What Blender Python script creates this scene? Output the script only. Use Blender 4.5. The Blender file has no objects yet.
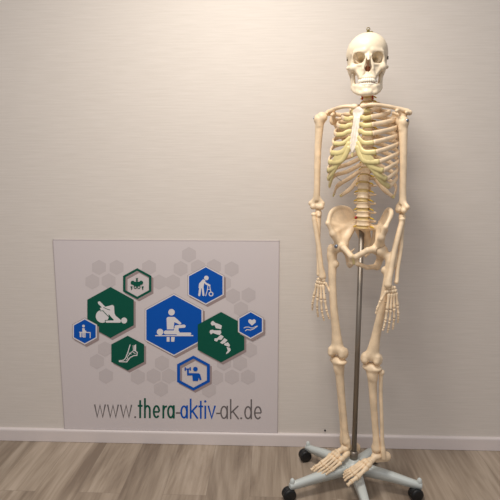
import bpy, math, random
import numpy as np
from mathutils import Vector, Matrix
random.seed(4)
scn = bpy.context.scene
COL = scn.collection
V = Vector
# ------------------------------------------------------------------ camera
F = 500.0; TH = math.radians(9); YW = math.radians(2.2); CAM = (0, -2.28, 1.33)
def ray(px, py):
    x = (px-250)/F; y = -(py-250)/F
    d = (x, math.cos(TH)+y*math.sin(TH), -math.sin(TH)+y*math.cos(TH))
    c, s = math.cos(YW), math.sin(YW)
    return (c*d[0]-s*d[1], s*d[0]+c*d[1], d[2])
def P(px, py, Y):
    d = ray(px, py); t = (Y-CAM[1])/d[1]
    return V((CAM[0]+t*d[0], CAM[1]+t*d[1], CAM[2]+t*d[2]))
cam = bpy.data.cameras.new('camera'); co = bpy.data.objects.new('camera', cam); COL.objects.link(co)
co.location = CAM; co.rotation_euler = (math.radians(90)-TH, 0, YW)
cam.sensor_width = 36; cam.sensor_height = 36; cam.sensor_fit = 'HORIZONTAL'; cam.lens = 36*F/500; cam.clip_start = .05
scn.camera = co
scn.view_settings.view_transform = 'Standard'; scn.view_settings.look = 'None'
scn.view_settings.gamma = 1; scn.view_settings.use_curve_mapping = False
scn.view_settings.exposure = 0.0

# ------------------------------------------------------------------ materials
def lin(c):
    return tuple(((v/255)/12.92 if v/255 <= .04045 else ((v/255+.055)/1.055)**2.4) for v in c)+(1,)
def mat(name, rgb, rough=.5, metal=0, vary=0, scale=20, bump=0, bscale=200, sss=0, spec=.5):
    m = bpy.data.materials.new(name); m.use_nodes = True; nt = m.node_tree
    b = nt.nodes['Principled BSDF']; b.inputs['Base Color'].default_value = lin(rgb)
    b.inputs['Roughness'].default_value = rough; b.inputs['Metallic'].default_value = metal
    b.inputs['Specular IOR Level'].default_value = spec
    if sss:
        b.inputs['Subsurface Weight'].default_value = sss; b.inputs['Subsurface Radius'].default_value = (.01, .006, .003)
        b.inputs['Subsurface Scale'].default_value = 1
    tc = nt.nodes.new('ShaderNodeTexCoord')
    if vary:
        n = nt.nodes.new('ShaderNodeTexNoise'); n.inputs['Scale'].default_value = scale; n.inputs['Detail'].default_value = 5
        r = nt.nodes.new('ShaderNodeValToRGB')
        r.color_ramp.elements[0].position = .3; r.color_ramp.elements[1].position = .7
        r.color_ramp.elements[0].color = lin([max(0, c*(1-vary)) for c in rgb]); r.color_ramp.elements[1].color = lin([min(255, c*(1+vary*.5)) for c in rgb])
        nt.links.new(tc.outputs['Object'], n.inputs['Vector']); nt.links.new(n.outputs['Fac'], r.inputs['Fac']); nt.links.new(r.outputs['Color'], b.inputs['Base Color'])
    if bump:
        n2 = nt.nodes.new('ShaderNodeTexNoise'); n2.inputs['Scale'].default_value = bscale
        bp = nt.nodes.new('ShaderNodeBump'); bp.inputs['Strength'].default_value = bump; bp.inputs['Distance'].default_value = .002
        nt.links.new(tc.outputs['Object'], n2.inputs['Vector']); nt.links.new(n2.outputs['Fac'], bp.inputs['Height']); nt.links.new(bp.outputs['Normal'], b.inputs['Normal'])
    return m
M_bone = mat('bone', (240, 215, 180), .42, vary=.09, scale=26, bump=.15, bscale=120)
M_skull = mat('skull_bone', (238, 222, 194), .4, vary=.05, scale=22)
M_tooth = mat('tooth_enamel', (243, 236, 218), .3)
M_cart = mat('cartilage', (222, 206, 146), .38, vary=.06, scale=40)
M_disc = mat('disc', (206, 178, 120), .45)
M_nerve = mat('nerve_yellow', (226, 190, 50), .45)
M_art = mat('artery_red', (170, 36, 28), .4)
M_stern = mat('sternum_bone', (226, 214, 198), .45, vary=.1, scale=70)
M_wire = mat('wire_steel', (120, 112, 100), .35, 1)
M_brass = mat('brass', (140, 124, 66), .4, .8)
M_cavity = mat('nasal_cavity', (150, 92, 60), .6)
M_pole = mat('pole_steel', (142, 134, 124), .45, .85)
M_base = mat('painted_base', (200, 206, 202), .35)
M_black = mat('caster_black', (16, 16, 17), .45)
M_screw = mat('screw_steel', (150, 158, 172), .3, 1)

def wallmat():
    m = bpy.data.materials.new('wallpaper'); m.use_nodes = True; nt = m.node_tree; N = nt.nodes; L = nt.links
    b = N['Principled BSDF']; b.inputs['Roughness'].default_value = .62; b.inputs['Specular IOR Level'].default_value = .35
    tc = N.new('ShaderNodeTexCoord'); mp = N.new('ShaderNodeMapping'); mp.inputs['Scale'].default_value = (7, 7, 150)
    n = N.new('ShaderNodeTexNoise'); n.inputs['Scale'].default_value = 1; n.inputs['Detail'].default_value = 4; n.inputs['Roughness'].default_value = .6
    L.new(tc.outputs['Object'], mp.inputs['Vector']); L.new(mp.outputs['Vector'], n.inputs['Vector'])
    r = N.new('ShaderNodeValToRGB'); r.color_ramp.elements[0].position = .25; r.color_ramp.elements[1].position = .75
    r.color_ramp.elements[0].color = lin((214, 206, 196)); r.color_ramp.elements[1].color = lin((224, 216, 207))
    L.new(n.outputs['Fac'], r.inputs['Fac']); L.new(r.outputs['Color'], b.inputs['Base Color'])
    bp = N.new('ShaderNodeBump'); bp.inputs['Strength'].default_value = .22; bp.inputs['Distance'].default_value = .002
    L.new(n.outputs['Fac'], bp.inputs['Height']); L.new(bp.outputs['Normal'], b.inputs['Normal'])
    return m
def floormat():
    m = bpy.data.materials.new('vinyl_planks'); m.use_nodes = True; nt = m.node_tree; N = nt.nodes; L = nt.links
    b = N['Principled BSDF']; b.inputs['Roughness'].default_value = .48
    tc = N.new('ShaderNodeTexCoord')
    mp = N.new('ShaderNodeMapping'); mp.inputs['Rotation'].default_value = (0, 0, math.radians(90)); mp.inputs['Location'].default_value = (.37, .075, 0)
    L.new(tc.outputs['Object'], mp.inputs['Vector'])
    br = N.new('ShaderNodeTexBrick'); br.offset = .37; br.inputs['Scale'].default_value = 1
    br.inputs['Brick Width'].default_value = 1.22; br.inputs['Row Height'].default_value = .18; br.inputs['Mortar Size'].default_value = .0008
    br.inputs['Color1'].default_value = (0, 0, 0, 1); br.inputs['Color2'].default_value = (1, 1, 1, 1); br.inputs['Mortar'].default_value = (.5, .5, .5, 1)
    L.new(mp.outputs['Vector'], br.inputs['Vector'])
    # offset the grain per plank
    cm = N.new('ShaderNodeVectorMath'); cm.operation = 'SCALE'; cm.inputs['Scale'].default_value = 9
    L.new(br.outputs['Color'], cm.inputs[0])
    ad = N.new('ShaderNodeVectorMath'); ad.operation = 'ADD'; L.new(tc.outputs['Object'], ad.inputs[0]); L.new(cm.outputs[0], ad.inputs[1])
    m2 = N.new('ShaderNodeMapping'); m2.inputs['Scale'].default_value = (8, 1.1, 1); L.new(ad.outputs[0], m2.inputs['Vector'])
    n1 = N.new('ShaderNodeTexNoise'); n1.inputs['Scale'].default_value = 1; n1.inputs['Detail'].default_value = 6; n1.inputs['Roughness'].default_value = .55; n1.inputs['Distortion'].default_value = 1.2
    L.new(m2.outputs['Vector'], n1.inputs['Vector'])
    m3 = N.new('ShaderNodeMapping'); m3.inputs['Scale'].default_value = (70, 4, 1); L.new(ad.outputs[0], m3.inputs['Vector'])
    n2 = N.new('ShaderNodeTexNoise'); n2.inputs['Scale'].default_value = 1; n2.inputs['Detail'].default_value = 5; L.new(m3.outputs['Vector'], n2.inputs['Vector'])
    mix = N.new('ShaderNodeMath'); mix.operation = 'MULTIPLY_ADD'; mix.inputs[1].default_value = .30; L.new(n2.outputs['Fac'], mix.inputs[0])
    mm = N.new('ShaderNodeMath'); mm.operation = 'MULTIPLY'; mm.inputs[1].default_value = .74; L.new(n1.outputs['Fac'], mm.inputs[0]); L.new(mm.outputs[0], mix.inputs[2])
    r = N.new('ShaderNodeValToRGB'); r.color_ramp.elements[0].position = .38; r.color_ramp.elements[1].position = .68
    r.color_ramp.elements[0].color = lin((128, 112, 96)); r.color_ramp.elements[1].color = lin((184, 168, 150))
    e = r.color_ramp.elements.new(.52); e.color = lin((158, 142, 124))
    L.new(mix.outputs[0], r.inputs['Fac'])
    mx = N.new('ShaderNodeMix'); mx.data_type = 'RGBA'; mx.inputs['B'].default_value = lin((136, 122, 107))
    L.new(br.outputs['Fac'], mx.inputs['Factor']); L.new(r.outputs['Color'], mx.inputs['A'])
    hs = N.new('ShaderNodeHueSaturation'); L.new(mx.outputs['Result'], hs.inputs['Color'])
    v = N.new('ShaderNodeMapRange'); v.inputs['To Min'].default_value = .92; v.inputs['To Max'].default_value = 1.06; L.new(br.outputs['Color'], v.inputs['Value']); L.new(v.outputs['Result'], hs.inputs['Value'])
    L.new(hs.outputs['Color'], b.inputs['Base Color'])
    bp = N.new('ShaderNodeBump'); bp.inputs['Strength'].default_value = .12; bp.inputs['Distance'].default_value = .001
    L.new(n2.outputs['Fac'], bp.inputs['Height']); L.new(bp.outputs['Normal'], b.inputs['Normal'])
    return m

# ------------------------------------------------------------------ mesh helpers
def link(name, verts, faces, m, parent=None, smooth=True, loops4=None):
    me = bpy.data.meshes.new(name)
    ox = parent_loc(parent)
    if isinstance(verts, np.ndarray) and isinstance(faces, np.ndarray):
        v = (verts - np.array(ox)).astype(np.float32)
        me.vertices.add(len(v)); me.vertices.foreach_set('co', v.ravel())
        n = faces.shape[1]; me.loops.add(faces.size); me.loops.foreach_set('vertex_index', faces.ravel().astype(np.int32))
        me.polygons.add(len(faces)); me.polygons.foreach_set('loop_start', np.arange(0, faces.size, n, dtype=np.int32))
        me.update(calc_edges=True); me.validate()
    else:
        me.from_pydata([tuple(V(p)-V(ox)) for p in verts], [], faces); me.update()
    if smooth: me.polygons.foreach_set('use_smooth', [True]*len(me.polygons))
    me.materials.append(m)
    o = bpy.data.objects.new(name, me); COL.objects.link(o)
    if parent: o.parent = parent
    return o
ROOTLOC = {}
def parent_loc(p):
    while p is not None and p.parent is not None: p = p.parent
    return tuple(p.location) if p is not None else (0, 0, 0)
def empty(name, loc):
    o = bpy.data.objects.new(name, None); o.empty_display_size = .1; COL.objects.link(o); o.location = loc; return o
def tag(o, label, cat):
    o['label'] = label; o['category'] = cat
def struct(o): o['kind'] = 'structure'; return o

class MB:
    def __init__(s): s.v = []; s.f = []
    def add(s, vs, fs):
        k = len(s.v); s.v += [V(p) for p in vs]; s.f += [tuple(i+k for i in f) for f in fs]
    def box(s, a, b, R=None, o=V((0, 0, 0))):
        a = V(a); b = V(b)
        vs = [V((x, y, z)) for x in (a.x, b.x) for y in (a.y, b.y) for z in (a.z, b.z)]
        if R is not None: vs = [o+R@p for p in vs]
        s.add(vs, [(0, 1, 3, 2), (4, 6, 7, 5), (0, 4, 5, 1), (2, 3, 7, 6), (0, 2, 6, 4), (1, 5, 7, 3)])
    def tube(s, pts, rad, seg=10, flat=None, up=None):
        """pts list, rad number/list; flat=(a,b) ellipse half sizes along (side, up) directions"""
        pts = [V(p) for p in pts]; n = len(pts)
        if not isinstance(rad, (list, tuple)): rad = [rad]*n
        rings = []; prev = None
        for i, p in enumerate(pts):
            t = (pts[min(i+1, n-1)]-pts[max(i-1, 0)]).normalized()
            if up is not None: u = V(up[i]) if isinstance(up, list) else V(up)
            else: u = prev if prev is not None else (V((0, 0, 1)) if abs(t.z) < .9 else V((1, 0, 0)))
            u = (u-t*u.dot(t)).normalized(); prev = u; w = t.cross(u)
            fa, fb = flat if flat else (1, 1)
            rings.append([p+(w*math.cos(a)*fa+u*math.sin(a)*fb)*rad[i] for a in [2*math.pi*k/seg for k in range(seg)]])
        vs = [q for r in rings for q in r]; fs = []
        for i in range(n-1):
            for k in range(seg):
                a = i*seg+k; b = i*seg+(k+1) % seg; fs.append((a, b, b+seg, a+seg))
        fs.append(tuple(range(seg))[::-1]); fs.append(tuple((n-1)*seg+k for k in range(seg)))
        s.add(vs, fs)
    def lathe(s, prof, o, ax=V((0, 0, 1)), seg=24):
        ax = V(ax).normalized(); u = ax.orthogonal().normalized(); w = ax.cross(u); o = V(o)
        vs = [o+ax*h+(u*math.cos(2*math.pi*k/seg)+w*math.sin(2*math.pi*k/seg))*max(r, 1e-5) for h, r in prof for k in range(seg)]
        fs = []
        for i in range(len(prof)-1):
            for k in range(seg):
                a = i*seg+k; b = i*seg+(k+1) % seg; fs.append((a, b, b+seg, a+seg))
        fs.append(tuple(range(seg))[::-1]); fs.append(tuple((len(prof)-1)*seg+k for k in range(seg)))
        s.add(vs, fs)
    def sphere(s, c, r, seg=16, R=None):
        if not isinstance(r, (list, tuple)): r = (r, r, r)
        vs = []; n = seg//2; c = V(c)
        for i in range(1, n):
            a = math.pi*i/n
            for k in range(seg):
                b = 2*math.pi*k/seg; p = V((r[0]*math.sin(a)*math.cos(b), r[1]*math.sin(a)*math.sin(b), r[2]*math.cos(a)))
                vs.append(c+(R@p if R else p))
        top = V((0, 0, r[2])); vs += [c+(R@top if R else top), c-(R@top if R else top)]
        fs = []
        for i in range(n-2):
            for k in range(seg):
                a = i*seg+k; b = i*seg+(k+1) % seg; fs.append((a, a+seg, b+seg, b))
        T = (n-1)*seg
        for k in range(seg): fs.append((T, k, (k+1) % seg)); fs.append((T+1, (n-2)*seg+(k+1) % seg, (n-2)*seg+k))
        s.add(vs, fs)
    def build(s, name, m, parent=None, smooth=True): return link(name, s.v, s.f, m, parent, smooth)

def spline(pts, n=8):
    pts = [V(p) for p in pts]; q = [pts[0]*2-pts[1]]+pts+[pts[-1]*2-pts[-2]]; out = []
    for i in range(1, len(q)-2):
        for k in range(n):
            t = k/n; a, b, c, d = q[i-1:i+3]
            out.append(.5*((2*b)+(c-a)*t+(2*a-5*b+4*c-d)*t*t+(3*b-3*c+d-a)*t**3))
    return out+[pts[-1]]

# ------------------------------------------------------------------ signed distance fields
def cap(a, b, ra, rb=None, k=None): return ('cap', V(a), V(b), ra, ra if rb is None else rb, k)
def ell(c, r, R=None, k=None): return ('ell', V(c), r, R, k)
def tri(a, b, c, t, k=None): return ('tri', V(a), V(b), V(c), t, k)
def chain(pts, rs, k=None):
    if len(pts) > 2 and len(pts) < 12:
        q = spline(pts, 5); rr = [v.x for v in spline([V((a, 0, 0)) for a in rs], 5)]
    else: q, rr = [V(p) for p in pts], list(rs)
    return [('pl', q, rr, k)]
def cylz(c, rx, ry, hh, R=None, k=None): return ('cyl', V(c), rx, ry, hh, R, k)
def pbox(p):
    if p[0] == 'cap':
        r = max(p[3], p[4]); return [min(p[1][i], p[2][i])-r for i in range(3)], [max(p[1][i], p[2][i])+r for i in range(3)]
    if p[0] == 'pl':
        r = max(p[2]); return [min(q[i] for q in p[1])-r for i in range(3)], [max(q[i] for q in p[1])+r for i in range(3)]
    if p[0] == 'ell': r = max(p[2]); return [p[1][i]-r for i in range(3)], [p[1][i]+r for i in range(3)]
    if p[0] == 'cyl': r = max(p[2:5])*1.3; return [p[1][i]-r for i in range(3)], [p[1][i]+r for i in range(3)]
    return [min(p[j][i] for j in (1, 2, 3))-p[4] for i in range(3)], [max(p[j][i] for j in (1, 2, 3))+p[4] for i in range(3)]
def ev(p, X):
    a = lambda v: np.array(v, dtype=np.float32)
    if p[0] == 'cap':
        A = a(p[1]); B = a(p[2])-A; L = float(B@B)+1e-12
        t = np.clip(((X-A)@B)/L, 0, 1); d = X-A-t[..., None]*B
        return np.sqrt((d*d).sum(-1))-(p[3]+(p[4]-p[3])*t)
    if p[0] == 'pl':
        out = None
        for i in range(len(p[1])-1):
            e = ev(cap(p[1][i], p[1][i+1], p[2][i], p[2][i+1]), X); out = e if out is None else np.minimum(out, e)
        return out
    if p[0] == 'ell':
        d = X-a(p[1])
        if p[3] is not None: d = d@np.array(p[3], dtype=np.float32)
        r = a(p[2]); k0 = np.sqrt(((d/r)**2).sum(-1)); k1 = np.sqrt(((d/(r*r))**2).sum(-1))+1e-6
        return k0*(k0-1)/k1
    if p[0] == 'cyl':
        d = X-a(p[1])
        if p[5] is not None: d = d@np.array(p[5], dtype=np.float32)
        rx, ry, hh = p[2:5]; waist = 1-.16*np.clip(1-(d[..., 2]/hh)**2, 0, 1)
        q = (np.sqrt((d[..., 0]/rx)**2+(d[..., 1]/ry)**2)/waist-1)*min(rx, ry)
        w = np.abs(d[..., 2])-hh
        return np.minimum(np.maximum(q, w), 0)+np.sqrt(np.maximum(q, 0)**2+np.maximum(w, 0)**2)-.0015
    A, B, C = a(p[1]), a(p[2]), a(p[3]); t = p[4]
    def seg(P0, P1):
        E_ = P1-P0; s = np.clip(((X-P0)@E_)/float(E_@E_), 0, 1); d = X-P0-s[..., None]*E_; return (d*d).sum(-1)
    n = np.cross(B-A, C-A); n = n/np.linalg.norm(n)
    h = (X-A)@n; ins = np.ones(X.shape[:-1], bool)
    for P0, P1 in ((A, B), (B, C), (C, A)): ins &= ((X-P0)@np.cross(n, P1-P0)) >= 0
    e = np.minimum(np.minimum(seg(A, B), seg(B, C)), seg(C, A))
    return np.sqrt(np.where(ins, h*h, e))-t
def surface(prims, subs=(), h=.002, k=.005):
    lo = np.min([pbox(p)[0] for p in prims], axis=0)-3*h; hi = np.max([pbox(p)[1] for p in prims], axis=0)+3*h
    n = np.ceil((hi-lo)/h).astype(int)+1
    ax = [lo[i]+h*np.arange(n[i]) for i in range(3)]
    vol = np.full(n, .03, dtype=np.float32)
    def block(p, mg):
        l, u = pbox(p); i0 = np.maximum(((np.array(l)-mg-lo)/h).astype(int), 0); i1 = np.minimum(((np.array(u)+mg-lo)/h).astype(int)+2, n)
        sl = tuple(slice(a, b) for a, b in zip(i0, i1))
        X = np.stack(np.meshgrid(*[ax[i][sl[i]] for i in range(3)], indexing='ij'), -1).astype(np.float32)
        return sl, X
    for p in prims:
        kk = p[-1] if p[-1] is not None else k
        sl, X = block(p, .012+kk); d = ev(p, X); v = vol[sl]
        hh = np.clip(kk-np.abs(v-d), 0, None)/kk
        vol[sl] = np.minimum(v, d)-hh*hh*kk*.25
    for p in subs:
        kk = p[-1] if p[-1] is not None else .003
        sl, X = block(p, .008); d = -ev(p, X); v = vol[sl]
        hh = np.clip(kk-np.abs(v-d), 0, None)/kk
        vol[sl] = np.maximum(v, d)+hh*hh*kk*.25
    vol[0] = vol[-1] = .03; vol[:, 0] = vol[:, -1] = .03; vol[:, :, 0] = vol[:, :, -1] = .03
    return nets(vol, lo, h)
def nets(vol, lo, h):
    s = vol < 0; n = vol.shape
    c = np.zeros(tuple(d-1 for d in n), np.int8)
    offs = [(i, j, l) for i in (0, 1) for j in (0, 1) for l in (0, 1)]
    for o in offs: c += s[o[0]:n[0]-1+o[0], o[1]:n[1]-1+o[1], o[2]:n[2]-1+o[2]]
    act = np.argwhere((c > 0) & (c < 8)); idx = np.full(c.shape, -1, np.int64); idx[tuple(act.T)] = np.arange(len(act))
    acc = np.zeros((len(act), 3)); cnt = np.zeros(len(act))
    for a in offs:
        for d in range(3):
            if a[d]: continue
            b = list(a); b[d] = 1
            va = vol[tuple((act+a).T)]; vb = vol[tuple((act+b).T)]; cr = (va < 0) != (vb < 0)
            t = np.where(cr, va/np.where(cr, va-vb, 1), 0); p = np.array(a, float)[None].repeat(len(act), 0); p[:, d] = t
            acc[cr] += p[cr]; cnt += cr
    verts = lo+h*(act+acc/cnt[:, None])
    F_ = []
    for d in range(3):
        e, f = [(1, 2), (2, 0), (0, 1)][d]
        sa = [slice(1, -1)]*3; sa[d] = slice(0, n[d]-1); sb = list(sa); sb[d] = slice(1, n[d])
        A = s[tuple(sa)]; B = s[tuple(sb)]
        for flip, mask in ((False, A & ~B), (True, ~A & B)):
            q = np.argwhere(mask); 
            if len(q) == 0: continue
            q[:, e] += 1; q[:, f] += 1
            def at(de, df): r = q.copy(); r[:, e] -= de; r[:, f] -= df; return idx[tuple(r.T)]
            quad = np.stack([at(1, 1), at(0, 1), at(0, 0), at(1, 0)], 1)
            F_.append(quad[:, ::-1] if flip else quad)
    return verts, np.concatenate(F_)
def bone(name, prims, m, parent, subs=(), h=.002, k=.005):
    v, f = surface(prims, subs, h, k); return link(name, v, f, m, parent)

# ================================================================== SETTING
mb = MB(); mb.box((-4, 0, 0), (4, .12, 3.0)); struct(mb.build('wall_back', wallmat(), smooth=False))
mb = MB(); mb.box((-4, -4.5, -.05), (4, 0, 0)); struct(mb.build('floor', floormat(), smooth=False))
mb = MB()
prof = [(0, .0015), (-.015, .0015), (-.015, .056), (-.0135, .061), (-.009, .064), (0, .065)]
vs = [(x, y, z) for x in (-4, 4) for y, z in prof]; k = len(prof)
mb.add(vs, [(i, (i+1) % k, (i+1) % k+k, i+k) for i in range(k)]+[tuple(range(k))[::-1], tuple(range(k, 2*k))])
struct(mb.build('baseboard_back', mat('baseboard_paint', (224, 214, 210), .4), smooth=False))

# ================================================================== INFO BOARD
BT = .005
brd = empty('info_board', (-.48, -.0025, .066))
mb = MB(); mb.box((-1.006, -.0055, .066), (.045, -.0005, 1.010))
panel = mb.build('panel', mat('board_print', (214, 205, 204), .5), brd, smooth=False)
tag(brd, 'large pale grey info board with green and blue hexagons standing on the baseboard', 'sign board')
M_bedge = mat('board_edge', (186, 175, 176), .6)
mb = MB()
for a, b in (((-1.0085, .064), (-1.006, 1.0125)), ((.045, .064), (.0475, 1.0125)), ((-1.0085, 1.010), (.0475, 1.0125))):
    mb.box((a[0], -.006, a[1]), (b[0], -.0005, b[1]))
mb.build('edge_strip', M_bedge, brd, smooth=False)
G1 = mat('print_green', (4, 84, 66), .6, spec=.2); B1 = mat('print_blue', (0, 84, 180), .6, spec=.2); W1 = mat('print_white', (226, 222, 222), .45)
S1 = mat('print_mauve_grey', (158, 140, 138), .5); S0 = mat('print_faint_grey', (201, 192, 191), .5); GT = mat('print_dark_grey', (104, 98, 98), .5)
LG = mat('print_ink_green', (6, 84, 66), .6, spec=.2)
Y0 = -.0055
def bp(px, py, lay=1):
    p = P(px, py, Y0); return V((p.x, Y0-.0004*lay, p.z))
class Ink:
    """flat printed shapes on the board plane, given as points (x, z)"""
    def __init__(s, f, lay): s.f = f; s.lay = lay; s.mb = MB()
    def pt(s, p): return bp(*s.f(p), s.lay)
    def poly(s, pts): s.lay += .012; s.mb.add([s.pt(p) for p in pts], [tuple(range(len(pts)))[::-1]])
    def disc(s, c, rx, ry=None, n=24): s.poly([(c[0]+rx*math.cos(2*math.pi*i/n), c[1]+(ry or rx)*math.sin(2*math.pi*i/n)) for i in range(n)])
    def stroke(s, pts, w, closed=False):
        n = len(pts); ls = []; rs = []
        for i, p in enumerate(pts):
            a = pts[(i-1) % n] if (i or closed) else None; b = pts[(i+1) % n] if (i < n-1 or closed) else None
            d1 = (V(p)-V(a)).normalized() if a else None; d2 = (V(b)-V(p)).normalized() if b else None
            d1 = d1 or d2; d2 = d2 or d1
            n1 = V((-d1.y, d1.x)); n2 = V((-d2.y, d2.x)); m_ = (n1+n2)
            m_ = m_.normalized() if m_.length > 1e-3 else n1; sc = 1/max(.5, m_.dot(n1))
            ls.append(V(p)+m_*w/2*sc); rs.append(V(p)-m_*w/2*sc)
        for i in range(n if closed else n-1):
            j = (i+1) % n; s.poly([ls[i], ls[j], rs[j], rs[i]])
    def rstroke(s, pts, w):
        s.stroke(pts, w)
        for p in (pts[0], pts[-1]): s.disc(p, w/2, n=12)
        for p in pts[1:-1]: s.disc(p, w/2, n=12)
    def ring(s, c, r, w, n=20): s.stroke([(c[0]+r*math.cos(2*math.pi*i/n), c[1]+r*math.sin(2*math.pi*i/n)) for i in range(n)], w, True)
    def build(s, name, m, parent):
        return s.mb.build(name, m, parent, smooth=False)
def V2(p): return V((p[0], p[1]))
ident = lambda p: (p[0], p[1])
def hexpts(c, hw, hh, tilt=0): return [(c[0]+hw*math.sin(math.radians(60*i))/.866, c[1]-hh*math.cos(math.radians(60*i))) for i in range(6)]
ik = Ink(ident, 1)
for n_h, c in enumerate([(99,267.4),(116.6,267.4),(92.4,281.6),(108.6,281),(149,267.4),(159,282),(173,282),(180.6,268.6),(189,254.6),(198,267),(214,266.6),(231.6,269),(224,283),(233,296),(248.6,295),(241,309),(105,349),(97,361.5),(106,376),(138,377),(153.6,376),(169,376),(162,363),(161,389),(240,363),(224,363),(216,377.5),(232,377),(248,377),(209,390),(250,350)]):
    ik = Ink(ident, 1+n_h*.02); ik.poly(hexpts(c, 6.9, 7.7)); ik.build('faint_hexagon', S0, brd)
def hexagon(c, hw, hh, col, outline=None, ring=0, label=''):
    """the emblem: printed grey drop shadow, white keyline, coloured field"""
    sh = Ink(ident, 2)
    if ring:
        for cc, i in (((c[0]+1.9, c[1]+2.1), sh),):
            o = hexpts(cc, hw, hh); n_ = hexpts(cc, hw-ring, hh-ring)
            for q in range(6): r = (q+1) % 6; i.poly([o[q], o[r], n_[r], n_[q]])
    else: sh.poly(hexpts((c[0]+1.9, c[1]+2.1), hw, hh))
    f = Ink(ident, 4)
    if ring:
        o = hexpts(c, hw, hh); n_ = hexpts(c, hw-ring, hh-ring)
        for q in range(6): r = (q+1) % 6; f.poly([o[q], o[r], n_[r], n_[q]])
    elif outline: f.poly(hexpts(c, hw-1.3, hh-1.4))
    else: f.poly(hexpts(c, hw, hh))
    ho = f.build('hexagon', col, brd); ho['label'] = label
    sh.build('printed_shadow', S1, ho)  # drop shadow drawn in grey ink as part of the board artwork
    if outline:
        d = Ink(ident, 2.6); d.poly(hexpts(c, hw+.25, hh+.25)); d.build('keyline', S1, ho)
        w = Ink(ident, 3.2); w.poly(hexpts(c, hw-.15, hh-.15)); w.build('white_border', W1, ho)
    return ho
def crop(x0, y0, sc): return lambda p: (x0+p[0]/sc, y0+p[1]/sc)
# order matters only for depth layers
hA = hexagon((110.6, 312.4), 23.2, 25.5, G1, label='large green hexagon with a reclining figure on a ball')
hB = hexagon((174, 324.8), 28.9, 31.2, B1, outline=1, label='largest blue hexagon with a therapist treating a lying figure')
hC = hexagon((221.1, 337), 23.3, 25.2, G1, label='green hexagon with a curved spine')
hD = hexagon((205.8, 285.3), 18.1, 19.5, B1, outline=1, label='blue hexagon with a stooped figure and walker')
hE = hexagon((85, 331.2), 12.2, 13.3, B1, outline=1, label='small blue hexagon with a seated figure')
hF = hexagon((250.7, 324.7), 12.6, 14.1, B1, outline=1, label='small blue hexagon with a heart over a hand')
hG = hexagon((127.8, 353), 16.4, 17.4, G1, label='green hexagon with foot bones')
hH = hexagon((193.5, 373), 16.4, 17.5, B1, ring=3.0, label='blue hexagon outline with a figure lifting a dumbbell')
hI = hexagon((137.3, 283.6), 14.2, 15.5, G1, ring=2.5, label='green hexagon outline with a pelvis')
for o, dy in ((hC, -.0012), (hE, -.0012), (hF, -.003)):      # these overprint their neighbours
    o.location.y = dy
# pictograms
i = Ink(crop(82, 282, 8.333), 5)
i.disc((170, 285), 54); i.disc((352, 320), 25)
i.rstroke([(145, 172), (235, 262)], 24); i.rstroke([(215, 245), (312, 322)], 27)
i.poly([(160, 215), (255, 190), (268, 200), (272, 262), (310, 335), (200, 338), (200, 318), (268, 316), (235, 280), (215, 245)])
i.rstroke([(210, 328), (315, 328)], 20)
i.poly([(150, 215), (190, 205), (230, 240), (160, 236)])
i.build('pictogram', W1, hA)
i = Ink(crop(82, 282, 8.333), 5.6)
i.stroke([(176, 240), (188, 252), (225, 290), (258, 318)], 6); i.stroke([(148, 240), (180, 238)], 5); i.stroke([(195, 340), (195, 318), (265, 316)], 5); i.stroke([(180, 210), (212, 226), (236, 232)], 5)
i.build('pictogram_gap', G1, hA)
i = Ink(crop(140, 290, 7.69), 5)
i.disc((243, 170), 25); i.poly([(205, 215), (215, 206), (265, 206), (285, 222), (320, 255), (308, 266), (265, 246), (262, 268), (258, 302), (208, 302)])
i.disc((155, 322), 25); i.rstroke([(198, 325), (290, 325)], 30); i.rstroke([(290, 336), (385, 336)], 20); i.stroke([(118, 350), (410, 350)], 8)
i.rstroke([(278, 282), (340, 277)], 24); i.poly([(262, 290), (298, 290), (296, 330), (262, 330)])
i.poly([(206, 360), (228, 360), (228, 396), (206, 396)]); i.poly([(240, 360), (268, 360), (264, 396), (240, 396)])
i.build('pictogram', W1, hB)
i = Ink(crop(195, 305, 9.09), 6)
for q in ([(150, 150), (165, 142), (185, 160), (220, 172), (245, 185), (238, 218), (190, 208), (178, 180), (155, 185), (143, 168)],
          [(138, 228), (160, 222), (175, 228), (235, 228), (240, 250), (225, 272), (190, 262), (165, 252), (145, 265), (133, 245)],
          [(180, 300), (200, 300), (235, 268), (262, 285), (240, 315), (215, 312), (200, 330), (175, 322)],
          [(228, 340), (250, 320), (268, 298), (296, 316), (275, 342), (250, 352)],
          [(268, 350), (300, 335), (318, 362), (312, 378), (266, 362)],
          [(288, 378), (320, 388), (325, 410), (305, 432), (282, 445), (285, 432), (298, 412)]): i.poly(q)
i.build('pictogram', W1, hC)
i = Ink(crop(185, 262, 11.36), 5)
i.disc((243, 180), 26); i.poly([(205, 195), (232, 205), (218, 245), (210, 285), (180, 300), (155, 295), (160, 245)])
i.rstroke([(222, 225), (240, 245), (280, 264)], 20); i.rstroke([(175, 290), (163, 375)], 24); i.rstroke([(200, 285), (210, 375)], 22)
i.rstroke([(262, 262), (254, 320), (236, 382)], 9); i.rstroke([(280, 262), (293, 335)], 9); i.stroke([(256, 310), (292, 310)], 8); i.ring((296, 362), 22, 11)
i.build('pictogram', W1, hD)
i = Ink(crop(66, 312, 12.5), 5)
i.disc((222, 173), 17); i.poly([(205, 200), (235, 200), (240, 225), (262, 240), (250, 250), (208, 250)])
i.stroke([(168, 250), (305, 254), (305, 322)], 11); i.stroke([(185, 252), (185, 312)], 20); i.stroke([(205, 255), (208, 310)], 9); i.rstroke([(222, 250), (222, 312)], 12); i.rstroke([(240, 250), (240, 312)], 14)
i.build('pictogram', W1, hE)
i = Ink(crop(234, 306, 13.9), 5)
i.poly([(250, 195), (265, 182), (290, 182), (304, 200), (300, 225), (250, 268), (203, 225), (198, 200), (210, 182), (235, 182)])
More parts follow.
